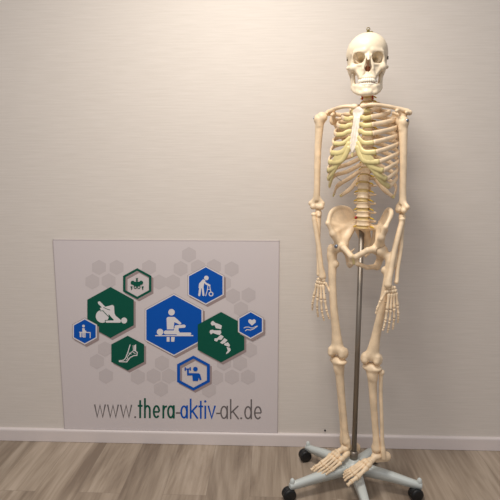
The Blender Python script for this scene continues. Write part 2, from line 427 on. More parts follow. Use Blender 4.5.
i.rstroke([(140, 302), (165, 288), (205, 288), (235, 300), (262, 300)], 10); i.rstroke([(160, 340), (180, 322), (230, 330), (275, 312), (325, 275)], 11); i.stroke([(262, 298), (300, 282), (325, 270)], 8)
i.build('pictogram', W1, hF)
i = Ink(crop(108, 330, 11.9), 5)
i.rstroke([(264, 175), (238, 262), (210, 335), (185, 358), (135, 364)], 11); i.rstroke([(135, 374), (225, 378), (265, 325), (310, 302), (345, 300), (350, 265), (330, 250), (330, 175)], 11)
i.stroke([(300, 180), (304, 245), (270, 270), (235, 315)], 8); i.stroke([(320, 178), (318, 250)], 14); i.stroke([(245, 270), (280, 285)], 8); i.stroke([(225, 315), (240, 335), (215, 360)], 8); i.stroke([(330, 280), (295, 262)], 8)
i.build('pictogram', W1, hG)
i = Ink(crop(174, 352, 12.5), 5)
i.disc((268, 212), 29); i.poly([(170, 262), (310, 264), (328, 280), (345, 345), (322, 352), (308, 315), (302, 360), (235, 360), (230, 290), (168, 292)])
i.poly([(162, 205), (186, 205), (188, 290), (165, 290)]); i.stroke([(132, 212), (212, 208)], 12); i.stroke([(140, 190), (142, 232)], 16); i.stroke([(203, 188), (205, 230)], 16)
i.build('pictogram', B1, hH)
i = Ink(crop(118, 264, 13.16), 5)
i.disc((195, 245), 27); i.disc((305, 245), 27); i.poly([(180, 250), (225, 232), (275, 232), (320, 250), (290, 285), (250, 300), (210, 285)])
i.rstroke([(238, 185), (250, 195), (262, 185)], 8); i.stroke([(250, 190), (250, 235)], 18); i.stroke([(235, 212), (265, 212)], 7)
i.ring((230, 302), 18, 9); i.ring((275, 302), 18, 9); i.rstroke([(172, 300), (185, 300), (180, 330)], 14); i.rstroke([(335, 300), (320, 300), (328, 330)], 14)
i.build('pictogram', G1, hI)
# website lettering, drawn as strokes
def glyph(ink, ch, x0, x1, yb, w, xh=13.2, asc=20):
    t = yb-xh; a = yb-asc; W = x1-x0; h_ = w/2; m = (x0+x1)/2
    def bowl(cx, rx): return [(cx+rx*math.cos(2*math.pi*q/24), (t+yb)/2+(xh/2-h_)*math.sin(2*math.pi*q/24)) for q in range(24)]
    if ch == 'w': ink.stroke([(x0+h_, t), (x0+W*.27, yb-h_), (m, t+h_), (x1-W*.27, yb-h_), (x1-h_, t)], w)
    elif ch == 'v': ink.stroke([(x0+h_, t), (m, yb-h_), (x1-h_, t)], w)
    elif ch == '.': ink.disc((m, yb-w*.7), w*.72, n=12)
    elif ch == '-': ink.stroke([(x0, yb-xh*.42), (x1, yb-xh*.42)], w)
    elif ch == 't': ink.stroke([(m, a+2), (m, yb)], w); ink.stroke([(x0, t+h_), (x1, t+h_)], w)
    elif ch == 'i': ink.stroke([(m, t), (m, yb)], w); ink.disc((m, t-4.2), w*.7, n=12)
    elif ch == 'h':
        ink.stroke([(x0+h_, a), (x0+h_, yb)], w)
        ink.stroke([(x0+h_, t+xh*.4)]+[(m+(W/2-h_)*math.cos(g), t+xh*.38-(xh*.38-h_)*math.sin(g)) for g in [math.pi*(1-q/10) for q in range(1, 11)]]+[(x1-h_, yb)], w)
    elif ch == 'r':
        ink.stroke([(x0+h_, t), (x0+h_, yb)], w); ink.stroke([(x0+h_, t+xh*.4), (x0+h_+W*.3, t+w*.9), (x1, t+h_*1.1)], w)
    elif ch == 'k':
        ink.stroke([(x0+h_, a), (x0+h_, yb)], w); ink.stroke([(x1-h_, t), (x0+h_, yb-xh*.45)], w); ink.stroke([(x0+W*.3, yb-xh*.6), (x1-h_*.5, yb)], w)
    elif ch in 'ad':
        ink.stroke(bowl(m-h_*.4, W/2-h_*.9), w, True); ink.stroke([(x1-h_, a if ch == 'd' else t), (x1-h_, yb)], w)
    elif ch == 'e':
        cx = m; pts = [(cx+(W/2-h_)*math.cos(g), (t+yb)/2+(xh/2-h_)*math.sin(g)) for g in [math.radians(42+q*(318)/22) for q in range(23)]]
        ink.stroke(pts, w); ink.stroke([(x0+h_, (t+yb)/2+.2), (x1-h_, (t+yb)/2+.2)], w*.9)
def word(lst, w, m, label, name='lettering'):
    ink = Ink(ident, 1.6)
    for ch, a, b in lst: glyph(ink, ch, a, b, 417.6+(a-94)*.0105, w)
    o = ink.build(name, m, brd); o['label'] = label
word([('w', 94, 106), ('w', 107, 119), ('w', 120, 132.3), ('.', 134, 136.4)], 1.35, GT, 'thin dark grey letters at the start of the web address')
word([('t', 137.8, 142.6), ('h', 144, 150.8), ('e', 152.8, 160.2), ('r', 162.4, 167), ('a', 167.6, 174.8)], 1.9, LG, 'green letters of the web address')
word([('-', 175.8, 180.3)], 1.6, GT, 'first grey dash in the web address')
word([('a', 180.8, 188), ('k', 189.8, 198.2), ('t', 198.4, 203.2), ('i', 204.2, 206.4), ('v', 207.4, 216)], 1.75, B1, 'blue letters of the web address')
word([('-', 216.2, 220.2), ('a', 220.6, 228), ('k', 230, 239), ('.', 240, 242.4), ('d', 244.6, 252), ('e', 254, 261.8)], 1.4, GT, 'grey letters at the end of the web address')

mb = MB(); mb.sphere((P(325, 430.5, -.004)), .0045)
o = mb.build('screw', M_black); tag(o, 'tiny dark screw in the wall just above the baseboard left of the pole', 'screw')

# ================================================================== STAND
OX, OY = .366, -.300
st = empty('rolling_stand', (OX, OY, 0))
tag(st, 'pale grey five-legged rolling stand with steel pole and black casters under the skeleton', 'stand')
mb = MB(); mb.lathe([(.062, .02), (.064, .044), (.07, .048), (.098, .046), (.106, .038), (.110, .024), (.118, .022), (.120, .016)], (OX, OY, 0), seg=32); mb.build('hub', M_base, st)
mb = MB(); mb.lathe([(.10, .0105), (1.1, .0105)], (OX, OY, 0), seg=20); mb.build('pole', M_pole, st)
mb = MB(); mb.lathe([(.112, .0165), (.15, .0165), (.155, .012)], (OX, OY, 0), seg=20); mb.build('pole_collar', M_pole, st)
for ang, R_ in ((136, .250), (203, .288), (273, .28), (340.5, .268), (52, .226)):
    a = math.radians(ang); d = V((math.cos(a), math.sin(a), 0)); s_ = V((-d.y, d.x, 0)); O = V((OX, OY, 0))
    # tapered beam, rounded top, hollow underneath: section half width / top / bottom along the leg
    mb = MB(); sec = [(.02, .025, .104, .064), (.08, .0215, .100, .062), (.16, .0175, .093, .059), (R_-.03, .0140, .081, .053), (R_+.006, .0120, .077, .052), (R_+.012, .009, .073, .054)]
    rows = []
    for t, w, zt, zb in sec:
        rows.append([O+d*t+s_*x+V((0, 0, z)) for x, z in ((-w, zb), (-w, zt-.010), (-w*.75, zt-.002), (0, zt), (w*.75, zt-.002), (w, zt-.010), (w, zb))])
    n = 7; vs = [p for r in rows for p in r]; fs = [(r*n+c, r*n+(c+1) % n, (r+1)*n+(c+1) % n, (r+1)*n+c) for r in range(len(rows)-1) for c in range(n)]
    fs += [tuple(range(n))[::-1], tuple((len(rows)-1)*n+c for c in range(n))]
    mb.add(vs, fs); leg = mb.build('leg', M_base, st, smooth=True)
    leg.data.polygons.foreach_set('use_smooth', [len(p.vertices) == 4 for p in leg.data.polygons])
    mb = MB(); e = O+d*R_; mb.lathe([(.052, .0105), (.084, .0100), (.090, .008), (.094, .0045), (.0955, .001)], e, seg=20); mb.build('end_cap', M_base, leg)
    # twin-wheel caster
    cd = V((-.96, -.28, 0)); ax = V((-cd.y, cd.x, 0)); c0 = e+cd*.014+V((0, 0, .0272))
    mb = MB()
    for sg in (-1, 1):
        mb.lathe([(-.0095, .022), (-.0085, .0255), (-.006, .0270), (.004, .0270), (.007, .0255), (.0090, .020), (.0100, .012), (.0103, .001)], c0+ax*sg*.0105, ax*sg, 28)
    cs = mb.build('caster', M_black, st)
    mb = MB(); mb.lathe([(-.0035, .0262), (.0035, .0262)], c0, ax, 28); mb.lathe([(.02, .010), (.060, .009)], e, seg=14); mb.build('caster_housing', M_black, cs)
    for q in (cs,): pass

# ================================================================== SKELETON
sk = empty('anatomical_skeleton', (OX, OY, .10))
tag(sk, 'life-size cream plastic human skeleton model hanging upright on the rolling stand', 'skeleton model')
def frame(yaw, ox=OX, oy=OY):
    a = -math.radians(yaw); c, s = math.cos(a), math.sin(a)
    return lambda p: V((ox+c*p[0]-s*p[1], oy+s*p[0]+c*p[1], p[2]))
def rotm(yaw): return Matrix.Rotation(-math.radians(yaw), 3, 'Z')
T = frame(30); RT = rotm(30)
PV = frame(33, OX+.011); RP = rotm(33)
# ---- skull
HC = P(368.4, 57, -.385); HY = 8
def HF(p):
    q = rotm(HY)@V((p[0], p[1]+.085, p[2])); return HC+q
RH = rotm(HY)
def mir(f): return [g for s in (-1, 1) for g in f(s)]
sp = [ell(HF((-.001, .012, .031)), (.077, .094, .070), RH), ell(HF((0, -.036, .040)), (.063, .054, .052), RH, .02),
      ell(HF((0, .04, .0)), (.060, .055, .045), RH, .02), ell(HF((0, -.025, -.028)), (.036, .046, .042), RH, .012),
      ell(HF((0, -.050, -.054)), (.034, .034, .024), RH, .01), ell(HF((0, -.060, -.070)), (.0315, .033, .014), RH, .006),
      ell(HF((0, -.050, .008)), (.052, .036, .026), RH, .01), cap(HF((0, -.083, .012)), HF((0, -.099, -.013)), .007, .0045)]
sp += mir(lambda s: [cap(HF((s*.044, -.072, .0215)), HF((s*.014, -.084, .0225)), .0055, .0065, .010), cap(HF((s*.050, -.069, .020)), HF((s*.0565, -.058, -.020)), .0050, .006),
      ell(HF((s*.048, -.061, -.032)), (.0175, .015, .0145), RH, .008), ell(HF((s*.050, .012, -.010)), (.021, .048, .034), RH, .012), cap(HF((s*.050, -.064, -.024)), HF((s*.018, -.081, -.0245)), .0055, .005),
      tri(HF((s*.048, -.062, -.028)), HF((s*.017, -.079, -.028)), HF((s*.023, -.076, -.066)), .005, .006), tri(HF((s*.048, -.062, -.030)), HF((s*.023, -.076, -.066)), HF((s*.031, -.062, -.066)), .005, .006),
      cap(HF((s*.054, -.056, -.029)), HF((s*.069, -.030, -.026)), .009, .0065), cap(HF((s*.069, -.030, -.026)), HF((s*.070, .004, -.020)), .0065, .007),
      cap(HF((s*.009, -.086, .004)), HF((s*.0165, -.084, -.040)), .0045, .006, .006), cap(HF((s*.015, -.080, -.045)), HF((s*.022, -.080, -.070)), .008, .007),
      cap(HF((s*.056, .028, -.025)), HF((s*.053, .022, -.058)), .014, .007, .01),
      cap(HF((s*.056, -.052, .02)), HF((s*.065, -.01, .06)), .003, .002, .008)])
ss = mir(lambda s: [ell(HF((s*.0340, -.079, -.001)), (.0235, .026, .0192), RH), cap(HF((s*.033, -.080, -.002)), HF((s*.019, -.030, -.004)), .017, .006)])
ss += [ell(HF((0, -.088, -.037)), (.0125, .030, .0135), RH), ell(HF((0, -.090, -.024)), (.0070, .022, .0125), RH),
       ell(HF((0, .0, -.088)), (.046, .040, .028), RH)]
skull = bone('skull', sp, M_skull, sk, ss, h=.0014, k=.004)
bone('nasal_septum', [tri(HF((0, -.084, -.012)), HF((0, -.086, -.048)), HF((0, -.05, -.035)), .001)], M_cavity, skull, h=.001)
mb = MB()
for s in (-1, 1): mb.sphere(HF((s*.0055, -.064, -.036)), (.005, .006, .011), 12)
mb.build('nasal_cavity_lining', M_cavity, skull)
def arc(t, rx, ry): return (rx*math.sin(t), -.060-ry*math.cos(t))
def teeth(z, hh, rx, ry, par, n):
    for q in range(n):
        t = (q-(n-1)/2)*(2.55/(n-1)); x, y = arc(t, rx, ry)
        ww = .0043 if abs(t) > .3 else .0046
        bone('tooth', [ell(HF((x, y, z)), (ww, .0034, hh), RH@Matrix.Rotation(t, 3, 'Z')), ell(HF((x, y+.001, z+(0.003 if z > -.085 else -.003))), (ww*.85, .003, hh), RH@Matrix.Rotation(t, 3, 'Z'))], M_tooth, par, h=.0011, k=.002)
teeth(-.0815, .0062, .0305, .0345, skull, 12)
mp_ = mir(lambda s: [*chain([HF((s*0.0513, -.004, -0.0420)), HF((s*0.0513, -.010, -0.0700)), HF((s*0.0500, -.014, -0.0950))], [.006, .0065, .0075]),
      *chain([HF((s*0.0481, -.020, -0.0800)), HF((s*0.0481, -.030, -0.0620)), HF((s*0.0477, -.038, -0.0460))], [.006, .0045, .003]),
      tri(HF((s*0.0504, -.008, -0.0580)), HF((s*0.0486, -.032, -0.0600)), HF((s*0.0477, -.034, -0.1020)), .004), tri(HF((s*0.0504, -.008, -0.0500)), HF((s*0.0477, -.034, -0.1020)), HF((s*0.0500, -.010, -0.0970)), .005),
      *chain([HF((s*0.0491, -.014, -0.0970)), HF((s*0.0423, -.045, -0.1100)), HF((s*.031, -.074, -0.1220)), HF((s*.013, -.088, -0.1270)), HF((0, -.091, -0.1270))], [.0075, .0080, .008, .008, .008]),
      *chain([HF((s*0.0459, -.030, -0.0920)), HF((s*0.0378, -.052, -0.0950)), HF((s*.028, -.075, -0.1000)), HF((0, -.087, -0.1030))], [.007, .0080, .0075, .0075]),
      tri(HF((s*0.0468, -.025, -0.0950)), HF((s*0.0414, -.048, -0.1090)), HF((s*0.0360, -.056, -0.0970)), .0075, .006), tri(HF((s*0.0414, -.048, -0.1090)), HF((s*0.0360, -.056, -0.0970)), HF((s*.030, -.075, -0.1160)), .0075, .006),
      tri(HF((s*0.0360, -.056, -0.0970)), HF((s*.030, -.075, -0.1190)), HF((s*.026, -.077, -0.1030)), .0075, .006), tri(HF((s*.030, -.075, -0.1190)), HF((s*.026, -.077, -0.1030)), HF((0, -.089, -0.1220)), .0075, .006), tri(HF((s*.026, -.077, -0.1030)), HF((0, -.089, -0.1220)), HF((0, -.088, -0.1050)), .0075, .006)])
mp_.append(cap(HF((-.008, -.092, -0.1220)), HF((.008, -.092, -0.1220)), .009, .009))
jaw = bone('mandible', mp_, M_skull, sk, h=.0015, k=.007)
teeth(-.0943, .0056, .0295, .0330, jaw, 12)
mb = MB(); top = HF((0, .004, .1035)); mb.lathe([(-.004, .009), (.003, .009), (.003, .0055), (.011, .005), (.013, .003)], top, seg=16)
ring = [top+V((.006*math.cos(g), 0, .014+.006*math.sin(g))) for g in [2*math.pi*q/12 for q in range(13)]]; mb.tube(ring, .0015, 6)
mb.tube([top+V((.004, 0, .004)), top+V((.013, -.002, .006)), top+V((.018, -.002, .002))], .0018, 6)
mb.build('hanging_hook', M_brass, sk)
for s in (-1, 1):
    mb = MB(); c = HF((s*.071, -.012, .010)); mb.tube([c+V((s*.003, 0, z)) for z in (-.006, 0, .006)], .0022, 8); mb.sphere(c, .003, 8); mb.build('skull_clasp', M_wire, skull)

# ---- spine (torso frame), z down from C1
def ycurve(z):
    ks = [(1.13, -.020), (1.16, -.022), (1.22, -.024), (1.28, -.010), (1.34, .016), (1.42, .038), (1.50, .034), (1.57, .014), (1.62, .002), (1.68, .004)]
    return float(np.interp(z, [a for a, _ in ks], [b for _, b in ks]))
xsh = lambda z: float(np.interp(z, [1.14, 1.35, 1.58, 1.68], [0.010, .002, .003, .006]))
levels = []     # (kind, z centre, body half height, rx, ry)
z = 1.690
for q in range(7): levels.append(('c', z, .0055, .0145+.0005*q, .010)); z -= .0150 if q < 6 else .0190
zt = z
for q in range(12):
    levels.append(('t', z, .0096+.0002*q, .0140+.0006*q, .0125+.0003*q)); z -= .0238+.0004*q if q < 11 else .028
for q in range(5):
    levels.append(('l', z, .0112, .0225+.0007*q, .0165)); z -= .0345 if q < 4 else .03
Tz = []
for q, (kd, z, hh, rx, ry) in enumerate(levels):
    y = ycurve(z); x = xsh(z); p = lambda a, b, c: T((x+a, y+b, z+c))
    slope = (ycurve(z+.01)-ycurve(z-.01))/.02
    R = RT@Matrix.Rotation(math.atan(-slope), 3, 'X')
    pr = [cylz(p(0, 0, 0), rx, ry, hh-.0015, R)]
    if kd == 'c':
        pr += [cap(p(s*.008, .006, 0), p(s*.017, .008, .001), .004, .0045) for s in (-1, 1)]+[cap(p(s*.016, .010, 0), p(0, .022, -.002), .0035) for s in (-1, 1)]+[cap(p(0, .022, -.002), p(0, .036, -.008), .0035, .003)]
    elif kd == 't':
        Tz.append((x, y, z))
        pr += [cap(p(s*.009, .010, .003), p(s*.014, .022, .003), .0045) for s in (-1, 1)]+[cap(p(s*.012, .022, .002), p(s*.030, .034, .004), .0045, .005) for s in (-1, 1)]+[cap(p(s*.012, .022, 0), p(0, .030, -.004), .004) for s in (-1, 1)]+[cap(p(0, .030, -.004), p(0, .052, -.026), .004, .003)]
    else:
        pr += [cap(p(s*.012, .012, .004), p(s*.016, .026, .002), .0055) for s in (-1, 1)]+[cap(p(s*.014, .020, .002), p(s*.042, .026, .004), .005, .004) for s in (-1, 1)]+[cap(p(s*.015, .028, .006), p(s*.014, .034, -.016), .006) for s in (-1, 1)]+[cap(p(s*.014, .028, -.002), p(0, .036, -.004), .004) for s in (-1, 1)]+[cap(p(0, .040, 0), p(0, .064, -.006), .0055), cap(p(0, .040, -.008), p(0, .062, -.012), .0055)]
    bone('vertebra', pr, M_bone, sk, h=.0016, k=.004)
    # disc under it
    z2 = levels[q+1][1] if q < len(levels)-1 else z-.032
    h2 = levels[q+1][2] if q < len(levels)-1 else .011
    zm = ((z-hh)+(z2+h2))/2; th = min(max(((z-hh)-(z2+h2))/2+.0005, .0015), .0065); x2 = xsh(zm); y2 = ycurve(zm)
    bone('intervertebral_disc', [cylz(T((x2, y2, zm)), rx*.95, ry*.95, th, R)], M_disc, sk, h=.0013)
    # nerve roots
    for s in (-1, 1):
        L_ = .014 if kd == 't' else (.015 if kd == 'c' else .017)
        a = T((x2+s*(rx-.004), y2+ry*.75, zm+.001)); b = T((x2+s*(rx+L_*.55), y2+ry*.75-.001, zm-.001)); c = T((x2+s*(rx+L_), y2+ry*.7, zm-.006))
        mb = MB(); mb.tube([a, b, c], [.0026, .0029, .0016], 8); mb.build('nerve_root', M_nerve, sk)
for s in (-1, 1):
    pts = []
    for q in range(7):
        z = levels[q][1]; pts += [T((xsh(z)+s*.0195, ycurve(z)-.004+(0.001 if q % 2 else -.001), z+.004)), T((xsh(z)+s*.021, ycurve(z)-.006, z-.004))]
    mb = MB(); mb.tube(spline(pts, 3), .0028, 8); mb.build('artery', M_art, sk)
zl = levels[22][1]; mb = MB(); mb.sphere(T((xsh(zl)-.024, ycurve(zl)-.008, zl-.016)), (.0055, .004, .0055), 12); mb.build('disc_bulge', M_art, sk)
# ---- sternum
M0 = {'t': (0, -.072, 1.562), 'a': (0, -.092, 1.522), 'b': (0, -.128, 1.402), 'x': (0, -.130, 1.378)}
stp = [tri(T((-.022, -.070, 1.560)), T((.022, -.070, 1.560)), T((0.010, -.092, 1.520)), .005), tri(T((-.022, -.070, 1.560)), T((.010, -.092, 1.520)), T((-.010, -.092, 1.520)), .005),
       ell(T((0, -.080, 1.545)), (.021, .007, .018), RT),
       *chain([T((0, -.092, 1.520)), T((0, -.106, 1.480)), T((0, -.118, 1.440)), T((0, -.127, 1.404))], [.006, .006, .0065, .005])]
stp += [tri(T((-.009, -.093, 1.518)), T((.009, -.093, 1.518)), T((.013, -.120, 1.425)), .0045), tri(T((-.009, -.093, 1.518)), T((.013, -.120, 1.425)), T((-.013, -.120, 1.425)), .0045), tri(T((-.013, -.120, 1.425)), T((.013, -.120, 1.425)), T((0, -.129, 1.398)), .0045)]
stn = bone('sternum', stp, M_stern, sk, h=.0015, k=.003)
bone('xiphoid_tip', [cap(T((0, -.128, 1.398)), T((0, -.130, 1.380)), .0045, .003)], M_cart, stn, h=.0015)
# ---- ribs and cartilage
ends = [(.036, -.060, 1.548), (.050, -.086, 1.522), (.060, -.104, 1.493), (.068, -.116, 1.462), (.076, -.122, 1.430), (.086, -.122, 1.396), (.097, -.114, 1.362), (.107, -.100, 1.330), (.114, -.080, 1.300), (.118, -.055, 1.272), (.122, .000, 1.236), (.104, .040, 1.232)]
half = [.058, .092, .110, .118, .119, .124, .127, .128, .128, .126, .119, .084]
notch = [1.552, 1.522, 1.497, 1.474, 1.452, 1.434, 1.420]
ny = [-.076, -.092, -.100, -.108, -.114, -.120, -.124]
ribpt = {}
for s in (-1, 1):
    midw = {}
    for q in range(12):
        x0, y0, z0 = Tz[q]; ex, ey, ez = ends[q]; hw = half[q]; dr = z0-ez
        st0 = (x0+s*.016, y0+.014, z0+.004); tu = (s*.034, y0+.036, z0+.002); bk = (s*hw*.70, y0+.040-(.018 if q < 2 else .0), z0-dr*(.10+.022*q))
        if q == 11: pts = [st0, tu, (s*.068, y0+.044, z0-.038), (s*ex, ey, ez)]
        elif q == 10: pts = [st0, tu, bk, (s*hw, .030, z0-dr*.62), (s*ex, ey, ez)]
        else: pts = [st0, tu, bk, (s*hw, .012+(-.012 if q < 2 else 0), z0-dr*(.34, .34, .36, .40, .44, .46, .50, .52, .52, .52, .55, .6)[q]), (s*(hw*.55+ex*.45)*1.03, ey*.55, z0-dr*(.74+.008*q)), (s*ex, ey, ez)]
        cur = spline(pts, 9); n = len(cur)
        rr = [.0058+.0024*min(1, k_/6)+(.0008 if k_ > n*.6 else 0) for k_ in range(n)]
        if q in (10, 11): rr = [r*(1 if k_ < n*.8 else .8) for k_, r in enumerate(rr)]
        ups = [T(p)-T(cur[0]) for p in cur]
        mb = MB(); mb.tube([T(p) for p in cur], rr, 12, flat=(.52, 1.0), up=V((0, 0, 1))); mb.build('rib', M_bone, sk)
        ribpt[(s, q)] = cur
        E_ = V((s*ex, ey, ez))
        if q < 7:
            N = V((s*.013, ny[q]-.001, notch[q]))
            low = max(0, q-3)*.008
            mid = E_.lerp(N, .45)+V((s*-.002, -.008, -.004-low*.9)); mid2 = E_.lerp(N, .75)+V((0, -.005, -low*1.2))
            c = spline([E_, mid, mid2, N], 6); wd = .0084 if q < 5 else .0100
        elif q < 10:
            pr = midw[q-1]; N = pr[int(len(pr)*.62)]
            mid = E_.lerp(N, .5)+V((0, -.004, -.007)); c = spline([E_, mid, N], 6); wd = .0100
        else:
            c = spline([E_, E_+(E_-cur[-3])*.9], 3); wd = .006
        midw[q] = c
        mb = MB(); mb.tube([T(p) for p in c], [wd*1.05]+[wd]*(len(c)-2)+[wd*.8], 12, flat=(.5, 1), up=V((0, 0, 1))); mb.build('costal_cartilage', M_cart, sk)
    # the fused sheet of the costal margin
    pr_ = []
    for q in range(6, 10):
        c = midw[q]
        if q-1 in midw:
            b = midw[q-1]
            for k_ in range(2, 9, 2):
                i1 = min(k_, len(c)-1); j1 = min(int(k_*len(b)/len(c)), len(b)-1)
                if k_+2 <= len(c)-1:
                    i2 = k_+2; j2 = min(int((k_+2)*len(b)/len(c)), len(b)-1)
                    pr_.append(tri(T(c[i1]), T(c[i2]), T(b[j2]), .0034))
    v_, f_ = surface(pr_, h=.0018, k=.004); link('costal_cartilage', v_, f_, M_cart, sk)
    # vertical steel wire threading the ribs
    for fr in ((.60,) if s < 0 else (.52,)):
        ptsw = [T(V(ribpt[(s, q)][int(len(ribpt[(s, q)])*fr)])*1+V((0, 0, 0))) for q in range(3 if s > 0 else 6, 11)]
        mb = MB(); mb.tube(ptsw, .0009, 6); mb.build('rib_wire', M_wire, sk)
# ---- shoulder girdle
for s in (-1, 1):
    dz = -.016 if s > 0 else .0
    c = spline([T((s*.014, -.078, 1.564)), T((s*.052, -.076, 1.567)), T((s*.095, -.044, 1.568+dz*.4)), T((s*.130, -.010, 1.566+dz*.8)), T((s*.157, .004, 1.562+dz))], 6); n = len(c)
    bone('clavicle', chain(c, [.0098 if k_ < 2 else (.0070 if k_ < n*.65 else .0080) for k_ in range(n)]), M_bone, sk, h=.0016)
    g = T((s*.140, .012, 1.528)); sup = T((s*.085, .066, 1.550)); inf = T((s*.100, .084, 1.418)); med = T((s*.074, .076, 1.525)); acm = T((s*.162, .008, 1.556+dz)); cor = T((s*.126, -.030, 1.545))
    bone('scapula', [tri(g, sup, inf, .003), tri(sup, inf, med, .003), cap(g, inf, .0065, .005), cap(sup, g, .004, .005), cap(med, inf, .0035), cap(med, T((s*.12, .062, 1.552)), .005, .007),
         cap(T((s*.12, .062, 1.552)), acm, .008, .009), cap(acm, T((s*.156, -.010, 1.556+dz)), .009, .006), cap(g, T((s*.126, -.008, 1.552)), .010, .007), cap(T((s*.126, -.008, 1.552)), cor, .007, .0065), ell(g, (.012, .016, .018), RT)], M_bone, sk, h=.0018)
# ---- pelvis
sac = lambda x, y, z: PV((x, y, z))
zs = 1.112
sp = [cylz(PV((.002, -.012, zs+.004)), .026, .018, .010, RP@Matrix.Rotation(math.radians(-28), 3, 'X')), *chain([PV((0, -.004, zs)), PV((0, .018, 1.085)), PV((0, .036, 1.050)), PV((0, .034, 1.010)), PV((0, .022, .990))], [.020, .017, .013, .009, .005])]
for s in (-1, 1): sp += [cap(PV((s*.020, .0, zs)), PV((s*.048, .016, zs-.004)), .012, .014), cap(PV((s*.040, .018, zs-.01)), PV((s*.024, .036, 1.05)), .011, .009), cap(PV((s*.024, .036, 1.05)), PV((s*.008, .030, 1.0)), .008, .005)]
bone('sacrum', sp, M_bone, sk, k=.008)
ZH = 1.030
for s in (-1, 1):
    p = lambda x, y, z: PV((s*x*.95, y, z))
    A = p(.081, -.040, ZH+.006)
    SI = p(.054, .018, 1.112); PS = p(.050, .044, 1.128); C1 = p(.082, .022, 1.176); C2 = p(.112, -.016, 1.184); C3 = p(.129, -.052, 1.166); AS = p(.123, -.088, 1.126); AI = p(.104, -.078, 1.084)
    ce = p(.092, -.016, 1.105)
    cr = spline([PS, C1, C2, C3, AS], 4)
    pr = [tri(ce, cr[k_], cr[k_+1], .0040) for k_ in range(len(cr)-1)]
    pr += [tri(ce, SI, PS, .005, .010), tri(ce, SI, A, .007, .012), tri(ce, A, AI, .007, .012), tri(ce, AI, AS, .0045, .010)]
    pr += chain(cr, [.0075 if 3 < k_ < 14 else .007 for k_ in range(len(cr))])
    pr += [cap(AS, AI, .0065, .008, .010), cap(AI, A, .010, .021, .014), cap(SI, A, .009, .018, .014), cap(PS, SI, .009, .010)]
    SU = p(.010, -.098, ZH-.024); SB = p(.012, -.088, ZH-.052)
    mid = p(.050, -.080, ZH+.002)
    tub = p(.060, .000, ZH-.072); isc = p(.072, .004, ZH-.036); ram = p(.038, -.048, ZH-.070)
    pr += [cap(A, mid, .019, .011), cap(mid, SU, .011, .011), cap(SU, SB, .009, .008), ell(A, (.027, .027, .027), None), cap(A, isc, .018, .014), cap(isc, tub, .013, .0145), cap(tub, ram, .012, .0085), cap(ram, SB, .0085, .0085), cap(isc, p(.050, .016, ZH-.014), .006, .003)]
    sub = [ell(PV((s*.091, -.046, ZH)), (.0245, .0245, .0245), None, .002)]
    bone('hip_bone', pr, M_bone, sk, sub, h=.0018, k=.006)
bone('pubic_disc', [cap(PV((0, -.098, ZH-.024)), PV((0, -.090, ZH-.050)), .0075, .0065)], M_cart, sk, h=.0015)
# ---- legs
def femur(H, K, yaw, s, nk):
    """H hip centre, K knee centre, s side (+1 image right); lateral = s * x axis"""
    R = rotm(yaw); lat = R@V((s, 0, 0)); fr = R@V((0, -1, 0)); ax = (H-K).normalized(); L = (H-K).length
    top = H+V(nk)-ax*.030; tl_ = V((nk[0], nk[1], 0)).normalized(); p = lambda t, a, b: top.lerp(K, t)+lat*a+fr*b
    pr = [ell(H, (.0235,)*3, None), cap(H, top+lat*-.004, .0150, .0165, .006), cap(top+ax*.012+tl_*.004, top-ax*.02+tl_*.002, .0165, .0175, .008), cap(top+ax*.024+tl_*.005, top+ax*.002+tl_*.004, .011, .013),
          ell(top-ax*.045-tl_*.012+R@V((-s*.010, 0, 0)), (.013, .012, .015), None)]
    pr += chain([p(.03, 0, 0), p(.12, 0, .002), p(.3, .002, .008), p(.55, .002, .009), p(.75, 0, .004), p(.87, 0, .0), p(.95, 0, -.002)], [.0195, .0172, .0155, .0155, .0175, .0215, .026], .008)
    pr += [ell(K+lat*.024-fr*.006-ax*.003, (.0185, .028, .024), R, .007), ell(K-lat*.024-fr*.006-ax*.004, (.0195, .029, .025), R, .007), ell(K+ax*.012+fr*.006, (.034, .018, .019), R, .01),
           cap(K+lat*.024+ax*.012+fr*.014, K+lat*.023-ax*.004+fr*.018, .011), cap(K-lat*.023+ax*.008+fr*.012, K-lat*.022-ax*.006+fr*.016, .011)]
    sub = [cap(K+fr*.034+ax*.02, K+fr*.030-ax*.01, .009, .010, .006), cap(K+fr*.02-ax*.028, K-fr*.03-ax*.024, .011, .012, .005)]
    bone('femur', pr, M_bone, sk, sub, k=.006)
def shank(K, A_, yaw, s):
    R = rotm(yaw); lat = R@V((s, 0, 0)); fr = R@V((0, -1, 0)); ax = (K-A_).normalized(); T0 = K-ax*.034; p = lambda t, a, b: T0.lerp(A_, t)+lat*a+fr*b
    pr = [ell(T0+lat*.017-ax*.004, (.022, .024, .012), R), ell(T0-lat*.017-ax*.004, (.022, .025, .012), R), cap(T0-ax*.008, T0-ax*.045, .026, .019, .01), ell(T0-ax*.036+fr*.014, (.010, .009, .016), R, .008)]
    pr += chain([p(.08, 0, 0), p(.2, -.002, .001), p(.4, -.003, .002), p(.65, -.003, 0), p(.85, -.002, 0), p(.955, -.003, 0)], [.0205, .0170, .0145, .0130, .0140, .0190], .008)
    pr += [cap(p(.95, -.014, 0), p(1.01, -.017, 0), .010, .007)]
    pr += [cap(T0+lat*.006, T0-lat*.004+ax*.005, .005, .004)]
    bone('tibia', pr, M_bone, sk, k=.006)
    q = [p(.055, .032, -.014), p(.10, .030, -.013), p(.3, .026, -.010), p(.6, .024, -.008), p(.85, .022, -.005), p(.97, .024, -.002), p(1.05, .024, -.002)]
    bone('fibula', [ell(q[0], (.0115, .011, .012), R)]+chain(q, [.0105, .0080, .0072, .0072, .0080, .0105, .009]), M_bone, sk, k=.005)
    mb = MB(); mb.tube([T0+lat*.012+ax*.004, T0-lat*.012+ax*.004], .010, 12); mb.build('knee_cartilage', M_cart, sk)
